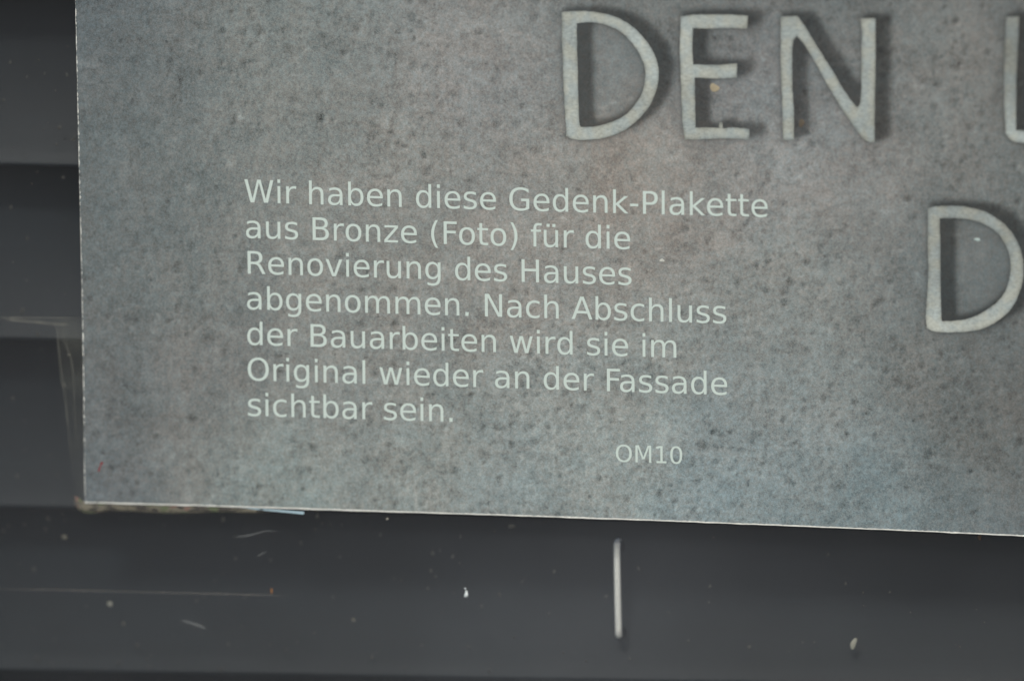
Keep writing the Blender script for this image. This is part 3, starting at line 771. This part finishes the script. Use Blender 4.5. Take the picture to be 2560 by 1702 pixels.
G['R'] = "M 2841 2188 Q 3044 2119 3236 1894 Q 3428 1669 3622 1275 L 4263 0 L 3584 0 L 2988 1197 Q 2756 1666 2539 1819 Q 2322 1972 1947 1972 L 1259 1972 L 1259 0 L 628 0 L 628 4666 L 2053 4666 Q 2853 4666 3247 4331 Q 3641 3997 3641 3322 Q 3641 2881 3436 2590 Q 3231 2300 2841 2188 Z M 1259 4147 L 1259 2491 L 2053 2491 Q 2509 2491 2742 2702 Q 2975 2913 2975 3322 Q 2975 3731 2742 3939 Q 2509 4147 2053 4147 Z"
G['('] = "M 1984 4856 Q 1566 4138 1362 3434 Q 1159 2731 1159 2009 Q 1159 1288 1364 580 Q 1569 -128 1984 -844 L 1484 -844 Q 1016 -109 783 600 Q 550 1309 550 2009 Q 550 2706 781 3412 Q 1013 4119 1484 4856 Z"
G[')'] = mirror(G['('], 2496)
G['-'] = "M 313 2009 L 1997 2009 L 1997 1497 L 313 1497 Z"
G['.'] = "M 684 794 L 1344 794 L 1344 0 L 684 0 Z"
G['1'] = "M 794 531 L 1825 531 L 1825 4091 L 703 3866 L 703 4441 L 1819 4666 L 2450 4666 L 2450 531 L 3481 531 L 3481 0 L 794 0 Z"
G['0'] = "M 2034 4250 Q 1547 4250 1301 3770 Q 1056 3291 1056 2328 Q 1056 1369 1301 889 Q 1547 409 2034 409 Q 2525 409 2770 889 Q 3016 1369 3016 2328 Q 3016 3291 2770 3770 Q 2525 4250 2034 4250 Z M 2034 4750 Q 2819 4750 3233 4129 Q 3647 3509 3647 2328 Q 3647 1150 3233 529 Q 2819 -91 2034 -91 Q 1250 -91 836 529 Q 422 1150 422 2328 Q 422 3509 836 4129 Q 1250 4750 2034 4750 Z"

def contours(s):
    tk = s.split(); out = []; cur = []; i = 0
    while i < len(tk):
        c = tk[i]
        if c == 'M': cur = [(int(tk[i + 1]), int(tk[i + 2]))]; i += 3
        elif c == 'L': cur.append((int(tk[i + 1]), int(tk[i + 2]))); i += 3
        elif c == 'Q':
            x0, y0 = cur[-1]; x1, y1, x2, y2 = (int(q) for q in tk[i + 1:i + 5]); i += 5
            for k in range(1, 5):
                s_ = k / 4
                cur.append(((1 - s_) ** 2 * x0 + 2 * s_ * (1 - s_) * x1 + s_ * s_ * x2, (1 - s_) ** 2 * y0 + 2 * s_ * (1 - s_) * y1 + s_ * s_ * y2))
        else:
            if cur[0] == cur[-1]: cur.pop()
            out.append(cur); i += 1
    return out

def text_line(s, u0, v0, size=1.0):
    x = u0; cs = []
    for i, ch in enumerate(s):
        if ch != ' ':
            for c in contours(G[ch]):
                cs.append([at(*text_px(x + p[0] / 6400 * size, v0 + p[1] / 6400 * size)) for p in c])
        x += (ADV[ch] / 1000 + KERN.get(s[i:i + 2], 0)) * size
    o = fill('text_line', cs, -0.0001, M_INK, poster)
    o['label'] = 'line of pale lettering reading ' + s.replace('.', '').replace('(', '').replace(')', '')
    return o
LINES = ["Wir haben diese Gedenk-Plakette", "aus Bronze (Foto) für die", "Renovierung des Hauses", "abgenommen. Nach Abschluss", "der Bauarbeiten wird sie im", "Original wieder an der Fassade", "sichtbar sein."]
for k, s in enumerate(LINES):
    text_line(s, 0.0, -k * PITCH)
# signature: find the text-space point that shows at its place in the photograph
def text_uv(px, py):
    u, v_ = (px - 616) / 78.0, -(py - 508) / 76.0
    for _ in range(8):
        a, b = text_px(u, v_); u -= (a - px) / 78.0; v_ += (b - py) / 76.0
    return u, v_
SZ = 0.755
u, v_ = text_uv(1539.8, 1153.2)
text_line("OM10", u - 359 / 6400 * SZ, v_, SZ)

# ------------------------------------------------------------------ small things on the poster and the pane
def blob(name, px, py, w, h, Y, mat, ang=0.0, thick=0.35, seed=0, lumps=0.12, parent=None, on=None):
    """low rounded lump, w x h in photograph pixels"""
    r = random.Random(seed + int(px * 7 + py))
    if on == 'slat': cx_, Y, cz_ = on_slat(px, py, 0.0)
    else: cx_, cz_ = at(px, py, Y)
    s = 0.0000985
    rings, seg = 4, 14
    ph = [r.uniform(0, 6.28) for _ in range(3)]
    verts = [(cx_, Y - thick * 0.001, cz_)]; faces = []
    for i in range(1, rings + 1):
        f = i / rings
        for k in range(seg):
            q = 2 * math.pi * k / seg
            rr = f * (1 + lumps * math.sin(2 * q + ph[0]) + lumps * math.sin(3 * q + ph[1]))
            a, b = math.cos(q) * w / 2 * rr, math.sin(q) * h / 2 * rr
            ca, sa = math.cos(ang), math.sin(ang)
            verts.append((cx_ + (a * ca - b * sa) * s, Y - thick * 0.001 * math.sqrt(max(0, 1 - f * f)), cz_ + (a * sa + b * ca) * s))
    for k in range(seg): faces.append((0, 1 + k, 1 + (k + 1) % seg))
    for i in range(rings - 1):
        for k in range(seg):
            a, b = 1 + i * seg + k, 1 + i * seg + (k + 1) % seg
            faces.append((a, a + seg, b + seg, b))
    return verts, faces

def make_blob(name, label, cat, group, mat, *args, **kw):
    vv, ff = blob(name, *args, mat=mat, **kw) if False else blob(name, args[0], args[1], args[2], args[3], args[4], mat, **kw)
    o = mesh_obj(name, vv, ff, mat, None, True)
    return tag(o, label, cat, group)

M_WHITE = plain('white_paint_drop', (0.62, 0.68, 0.66), 0.35, 0.5, 0.05)
M_CREAM = plain('cream_speck', (0.33, 0.32, 0.26), 0.7, 0.2, 0.1)
M_TAN = plain('tan_speck', (0.17, 0.155, 0.115), 0.8, 0.2, 0.15)
M_DUST = plain('grey_dust', (0.066, 0.064, 0.056), 0.9, 0.1, 0.3)
M_RED = plain('red_mark', (0.20, 0.03, 0.035), 0.7, 0.2, 0.2)

vv, ff = blob('', 1165.5, 1486, 10, 14, GF, M_WHITE, ang=-0.5, thick=0.35)
v2, f2 = blob('', 1166, 1478.5, 5, 8, GF, M_WHITE, ang=0.1, thick=0.25)
v3, f3 = blob('', 1163, 1470.5, 4.5, 4, GF, M_WHITE, ang=0.3, thick=0.2)
o = tag(mesh_obj('paint_drop', vv, ff, M_WHITE, None, True), 'small glossy white drop with a thin tail on the glass below the poster', 'paint drop')
mesh_obj('drop_tail', v2, f2, M_WHITE, o, True)
mesh_obj('drop_spatter', v3, f3, M_WHITE, o, True)
GRP = 'pale specks on the dark slats'
def speck(label, mat, px, py, w, h, ang=0.0, on='slat', Y=0.0, thick=0.3):
    vv, ff = blob('', px, py, w, h, Y, mat, ang=ang, thick=thick, on=on)
    return tag(mesh_obj('dirt_speck', vv, ff, mat, None, True), label, 'speck', GRP if on == 'slat' else 'specks on the poster')
speck('largest cream speck, oval and leaning, on the slat at lower right', M_CREAM, 2134, 1608, 15, 29, -0.35)
speck('round cream speck under the long hairline at lower left', M_CREAM, 275, 1509, 11, 13)
speck('tiny tan speck just right of and below the round cream one', M_TAN, 309, 1558, 6, 8)
speck('tan oval speck just below the pale blue sliver', M_TAN, 793, 1290, 8, 12)
speck('upright tan speck below the brown residue', M_TAN, 558, 1298, 8, 14)
speck('broad olive smudge speck left of and above the cord', M_TAN, 1279, 1315, 20, 9)
speck('dull tan speck at far lower left below the residue', M_TAN, 161, 1342, 12, 12)
speck('small pale flake close under the middle of the poster edge', M_CREAM, 968, 1296.5, 7, 4, 0.5, on=None, Y=GF, thick=0.1)
speck('small olive fleck between the slanting scratch and white drop', M_TAN, 884, 1549, 8, 9)
speck('orange fleck standing on the end of the hairline', plain('orange_fleck', (0.26, 0.12, 0.04), 0.8), 679, 1477, 4, 17, on=None, Y=GF, thick=0.1)
speck('rust orange speck under the poster edge at the right', plain('rust_speck', (0.16, 0.08, 0.03), 0.8), 2449, 1343, 11, 12)
MY = plain('yellow_speck', (0.34, 0.30, 0.20), 0.7, 0.2, 0.15)
speck('round yellowish speck between the arms of the printed E', MY, 1786, 220, 22, 20, on=None, Y=-0.00012, thick=0.04)
speck('dim brown speck beside the left stem of the printed N', plain('brown_speck', (0.10, 0.085, 0.06), 0.8), 2004, 308, 14, 18, on=None, Y=-0.00012, thick=0.04)
speck('small white speck on the printed stone right of the word Hauses', plain('white_speck', (0.50, 0.52, 0.46), 0.7), 1655, 651, 11, 9, on=None, Y=-0.00012, thick=0.04)
speck('bright fleck inside the lower printed D', plain('bright_fleck', (0.36, 0.45, 0.42), 0.7), 2443, 599, 15, 8, on=None, Y=-0.00012, thick=0.04)

# red pen tick on the poster near its lower left corner
pts = resample([(246, 1178), (251, 1165), (256, 1154)], 4)
vv, ff = [], []
for i, (px, py) in enumerate(pts):
    w = [1.8, 2.2, 2.0, 1.4, 1.2, 1.4, 2.2, 3.4, 3.0][min(i, 8)]
    for sx in (-1, 1):
        x, z = at(px + sx * w * 0.8, py + sx * w * 0.3, 0); vv.append((x, -0.00012, z))
for i in range(len(pts) - 1): ff.append((2 * i, 2 * i + 1, 2 * i + 3, 2 * i + 2))
o = mesh_obj('red_mark', vv, ff, M_RED, poster); o['label'] = 'small red slanting mark near the lower left corner'

# fine dust nobody could count, lying on the slats and on the pane
vv, ff = [], []
for k in range(180):
    while True:
        px, py = random.uniform(0, 2560), random.uniform(0, 1702)
        if px < 185 or py > 1275 + 0.035 * px: break
    if px > 1300 and random.random() < 0.45: continue
    s = random.choice([2, 3, 3, 4, 5, 6, 8])
    a, b = blob('', px, py, s, s * random.uniform(1.0, 2.2), GF, M_DUST, ang=random.uniform(-0.5, 0.5), thick=0.1, on='slat' if s > 3 else None)
    off = len(vv); vv += a; ff += [tuple(i + off for i in f) for f in b]
o = tag(mesh_obj('dust', vv, ff, M_DUST, None, True), 'fine scattered dust on glass and slats', kind='stuff')

# strokes drawn on the glass: scratches and a hairline
def ribbon(pts, widths, Y, n=8, alpha=1.0):
    P = resample(pts, n)
    W = np.interp(np.linspace(0, 1, len(P)), np.linspace(0, 1, len(widths)), widths)
    verts, faces, th = [], [], []
    for i, (px, py) in enumerate(P):
        a, b = np.array(P[max(0, i - 1)]), np.array(P[min(len(P) - 1, i + 1)])
        d = (b - a) / (np.linalg.norm(b - a) + 1e-9); nn = np.array([-d[1], d[0]])
        for s in (-1, -0.4, 0.4, 1):
            x, z = at(px + nn[0] * s * W[i] / 2, py + nn[1] * s * W[i] / 2, Y)
            verts.append((x, Y, z)); th.append((0.15 if abs(s) == 1 else 1.0) * alpha * min(1.0, 6 * i / len(P), 6 * (len(P) - 1 - i) / len(P)))
    for i in range(len(P) - 1):
        for k in range(3): faces.append((4 * i + k, 4 * i + 4 + k, 4 * i + 5 + k, 4 * i + 1 + k))
    return verts, faces, th
def strip(name, pts, widths, Y, mat, parent=None, label=None, n=8, alpha=1.0):
    vv, ff, th = ribbon(pts, widths, Y, n, alpha)
    o = mesh_obj(name, vv, ff, mat, parent, True)
    a = o.data.attributes.new('thick', 'FLOAT', 'POINT'); a.data.foreach_set('value', th)
    if label: o['label'] = label
    return o
M_SCR = film_material('scratch_haze', (0.30, 0.32, 0.31, 1), 0.5, 0.75, 900.0)
M_HAIR = film_material('hairline_haze', (0.30, 0.28, 0.24, 1), 0.45, 0.9, 250.0)
SCY = GF - 0.00004
strip('scratch', [(-60, 1470), (150, 1474), (350, 1479), (560, 1484), (748, 1489)], [1.8, 1.9, 1.8, 2.0, 1.7], SCY, M_HAIR, pane, 'long straight hairline crossing the lower left', 12, 0.62)
strip('scratch', [(583, 1341), (610, 1340), (640, 1333), (665, 1327), (694, 1328)], [3, 6, 5, 4, 3], SCY, M_SCR, pane, 'curved scratch below the blue sliver', 6, 0.45)
strip('scratch', [(452, 1548), (485, 1559), (518, 1571)], [6, 10, 8], SCY, M_SCR, pane, 'short slanting smear at lower left', 8, 0.42)
strip('scratch', [(638, 1392), (655, 1384), (668, 1377)], [3, 5, 3], SCY, M_SCR, pane, None, 8, 0.3)
strip('scratch', [(438, 1339), (452, 1330)], [4, 4], SCY, M_SCR, pane, None, 8, 0.2)
strip('scratch', [(468, 1318), (492, 1325)], [3, 3], SCY, M_SCR, pane, None, 8, 0.2)
for pts in ([(83, 171), (90, 158)], [(166, 142), (174, 132)], [(186, 140), (191, 128)], [(15, 139), (24, 132)]):
    strip('scratch', pts, [4, 4], SCY, film_material('brown_smear', (0.26, 0.15, 0.07, 1), 0.3, 0.8, 900.0), pane, None, 8, 0.45)

# clear tape beside the poster's left edge: film, its upper cut edge and creases
M_FILM = film_material('clear_tape_film', (0.30, 0.32, 0.27, 1), 0.02, 0.055, 160.0, 0.35)
M_CREASE = film_material('tape_crease', (0.33, 0.33, 0.27, 1), 0.2, 0.9, 300.0, 0.4, (1, 1, 0.4))
TY = 0.00048
tape = empty('clear_tape', 'wrinkled clear tape on the glass along the poster left edge', 'tape', (0, TY, 0))
def tape_part(o): o.matrix_parent_inverse = Matrix.Translation((0, -TY, 0)); return o
left_curve = resample([(-40, 792), (60, 800), (128, 808), (142, 835), (142, 880), (146, 930), (156, 985), (166, 1060), (176, 1130), (186, 1195), (194, 1262)], 4)
top_curve = resample([(-40, 790), (60, 792), (120, 793.5), (200, 794.5), (216, 795)], 8)[:1]
vv, ff, th = [], [], []
for i, (px, py) in enumerate(left_curve):
    tyy = 793 + 0.02 * max(px, 0) if i < 8 else py - 2
    rx = px if i < 8 else 216
    for j in range(7):
        f = j / 6
        if i < 9: qx_, qy_ = px, py + (793 - py) * f
        else: qx_, qy_ = px + (216 - px) * f, py - (6 if i < 12 else 0) * f
        x, z = at(qx_, qy_, TY)
        vv.append((x, TY + 0.00006 * math.sin(i * 0.9 + j), z)); th.append([0.15, 0.7, 1.0, 1.0, 1.0, 1.0, 1.0][j] * (0.8 + 0.4 * random.random()))
for i in range(len(left_curve) - 1):
    for j in range(6): ff.append((7 * i + j, 7 * i + 7 + j, 7 * i + 8 + j, 7 * i + 1 + j))
o = mesh_obj('tape_film', vv, ff, M_FILM, tape, True)
a = o.data.attributes.new('thick', 'FLOAT', 'POINT'); a.data.foreach_set('value', th)
tape_part(o)
x0, z0 = at(214, 795, TY)
vv = [at(px, py, TY) for px, py in ((128, 793.5), (214, 795), (214, 1000), (150, 960), (142, 880), (140, 830))]
o = mesh_obj('tape_end', [(x, TY - 0.0001, z) for x, z in vv], [tuple(range(6))], M_FILM, tape)
a = o.data.attributes.new('thick', 'FLOAT', 'POINT'); a.data.foreach_set('value', [1.0] * 6)
tape_part(o)
for pts, w, al in (([(-30, 793), (60, 793.5), (130, 794), (208, 795)], [2, 2.5, 2.5, 2], 0.55),
                   ([(0, 796), (45, 801), (100, 806), (150, 811), (172, 809)], [9, 11, 10, 9, 6], 0.34),
                   ([(128, 808), (142, 822), (146, 860), (150, 905), (158, 960), (166, 1020), (172, 1090), (180, 1150), (190, 1220)], [8, 9, 7, 8, 10, 8, 7, 6, 5], 0.17),
                   ([(150, 812), (165, 860), (178, 900), (184, 950), (186, 1010), (190, 1080), (194, 1150)], [12, 10, 8, 7, 6, 5, 4], 0.14),
                   ([(168, 887), (172, 887), (177, 886)], [2.5, 3, 2.5], 1.3)):
    tape_part(strip('crease', pts, w, TY - 0.00014, M_CREASE, tape, None, 6, al))

# crust of old glue under the poster's lower left edge
def glue_material():
    m, t, out = material('old_glue')
    tc = N(t, 'ShaderNodeTexCoord').outputs['Object']
    mp = N(t, 'ShaderNodeMapping', {'Vector': tc, 'Scale': (0.45, 1, 1)}).outputs[0]
    n1 = noise(t, mp, 700.0, 3.0, 0.6)
    n2 = noise(t, mp, 330.0, 2.0, 0.6).outputs['Fac']
    c = mixc(t, remap(t, n1.outputs['Fac'], 0.42, 0.6), (0.075, 0.072, 0.062, 1), (0.19, 0.18, 0.135, 1))
    c = mixc(t, remap(t, n2, 0.52, 0.64), c, (0.11, 0.14, 0.075, 1))
    c = mixc(t, remap(t, noise(t, mp, 480.0, 2.0).outputs['Fac'], 0.60, 0.68), c, (0.24, 0.15, 0.12, 1))
    c = mixc(t, remap(t, noise(t, mp, 620.0, 2.0).outputs['Color'], 0.36, 0.30), c, (0.03, 0.02, 0.022, 1))
    b = N(t, 'ShaderNodeBsdfPrincipled', {'Base Color': c, 'Roughness': 0.6, 'Specular IOR Level': 0.3})
    tr = N(t, 'ShaderNodeBsdfTransparent')
    th_ = N(t, 'ShaderNodeAttribute', attribute_name='thick').outputs['Fac']
    mx = N(t, 'ShaderNodeMixShader', {0: th_, 1: tr.outputs[0], 2: b.outputs[0]})
    t.links.new(mx.outputs[0], out.inputs[0])
    return m
low = resample([(183, 1262), (196, 1276), (214, 1285), (240, 1283), (280, 1279), (350, 1280), (400, 1284), (450, 1284), (500, 1283), (560, 1281), (620, 1283), (670, 1282), (712, 1277)], 6)
vv, ff, th = [], [], []
NR = 7
for i, (px, py) in enumerate(low):
    top = 1257 + (px - 213) * 0.0268 - 1.5
    if px < 213: top = 1235 + (px - 183) * 0.7
    for j in range(NR):
        f = j / (NR - 1)
        x, z = at(px, top + (py - top) * f + random.uniform(-0.5, 0.5), 0.0004)
        vv.append((x, 0.0004 - 0.00018 * math.sin(math.pi * min(1, f * 1.1)) * random.uniform(0.5, 1.3), z))
        th.append([0.9, 0.9, 0.85, 0.8, 0.75, 0.5, 0.05][j] * min(1.0, i / 7.0, (len(low) - 1 - i) / 10.0) * random.uniform(0.85, 1.0))
for i in range(len(low) - 1):
    for j in range(NR - 1): ff.append((NR * i + j, NR * i + NR + j, NR * i + NR + 1 + j, NR * i + 1 + j))
o = mesh_obj('glue_residue', vv, ff, glue_material(), None, True)
a = o.data.attributes.new('thick', 'FLOAT', 'POINT'); a.data.foreach_set('value', th)
tag(o, 'mottled brown old glue smeared under the poster lower left edge', 'glue')

# pale blue sliver sticking out under the poster's lower edge
M_BLUE = plain('pale_blue_plastic', (0.36, 0.50, 0.55), 0.4, 0.4, 0.06)
up = resample([(600, 1267), (650, 1271), (700, 1275), (760, 1279)], 8)
dn = resample([(600, 1270), (650, 1275), (700, 1279.5), (759, 1285.5)], 8)
vv = [(*(lambda q: (q[0], 0.0, q[1]))(at(*p, 0.0)),) for p in up + dn]
vv = [(x, 0.00030 - 0.0002 * (i % len(up)) / len(up), z) for i, (x, _, z) in enumerate(vv)]
n = len(up)
vb = [(x, y + 0.00015, z) for x, y, z in vv]
ff = []
for i in range(n - 1):
    ff.append((i, n + i, n + i + 1, i + 1)); ff.append((2 * n + i, 2 * n + i + 1, 3 * n + i + 1, 3 * n + i))
    ff.append((n + i, 3 * n + i, 3 * n + i + 1, n + i + 1)); ff.append((i, i + 1, 2 * n + i + 1, 2 * n + i))
ff.append((n - 1, 2 * n - 1, 4 * n - 1, 3 * n - 1)); ff.append((0, 2 * n, 3 * n, n))
o = mesh_obj('plastic_sliver', vv + vb, ff, M_BLUE)
tag(o, 'thin pale blue sliver poking out beneath the poster edge, beside the glue', 'plastic strip')
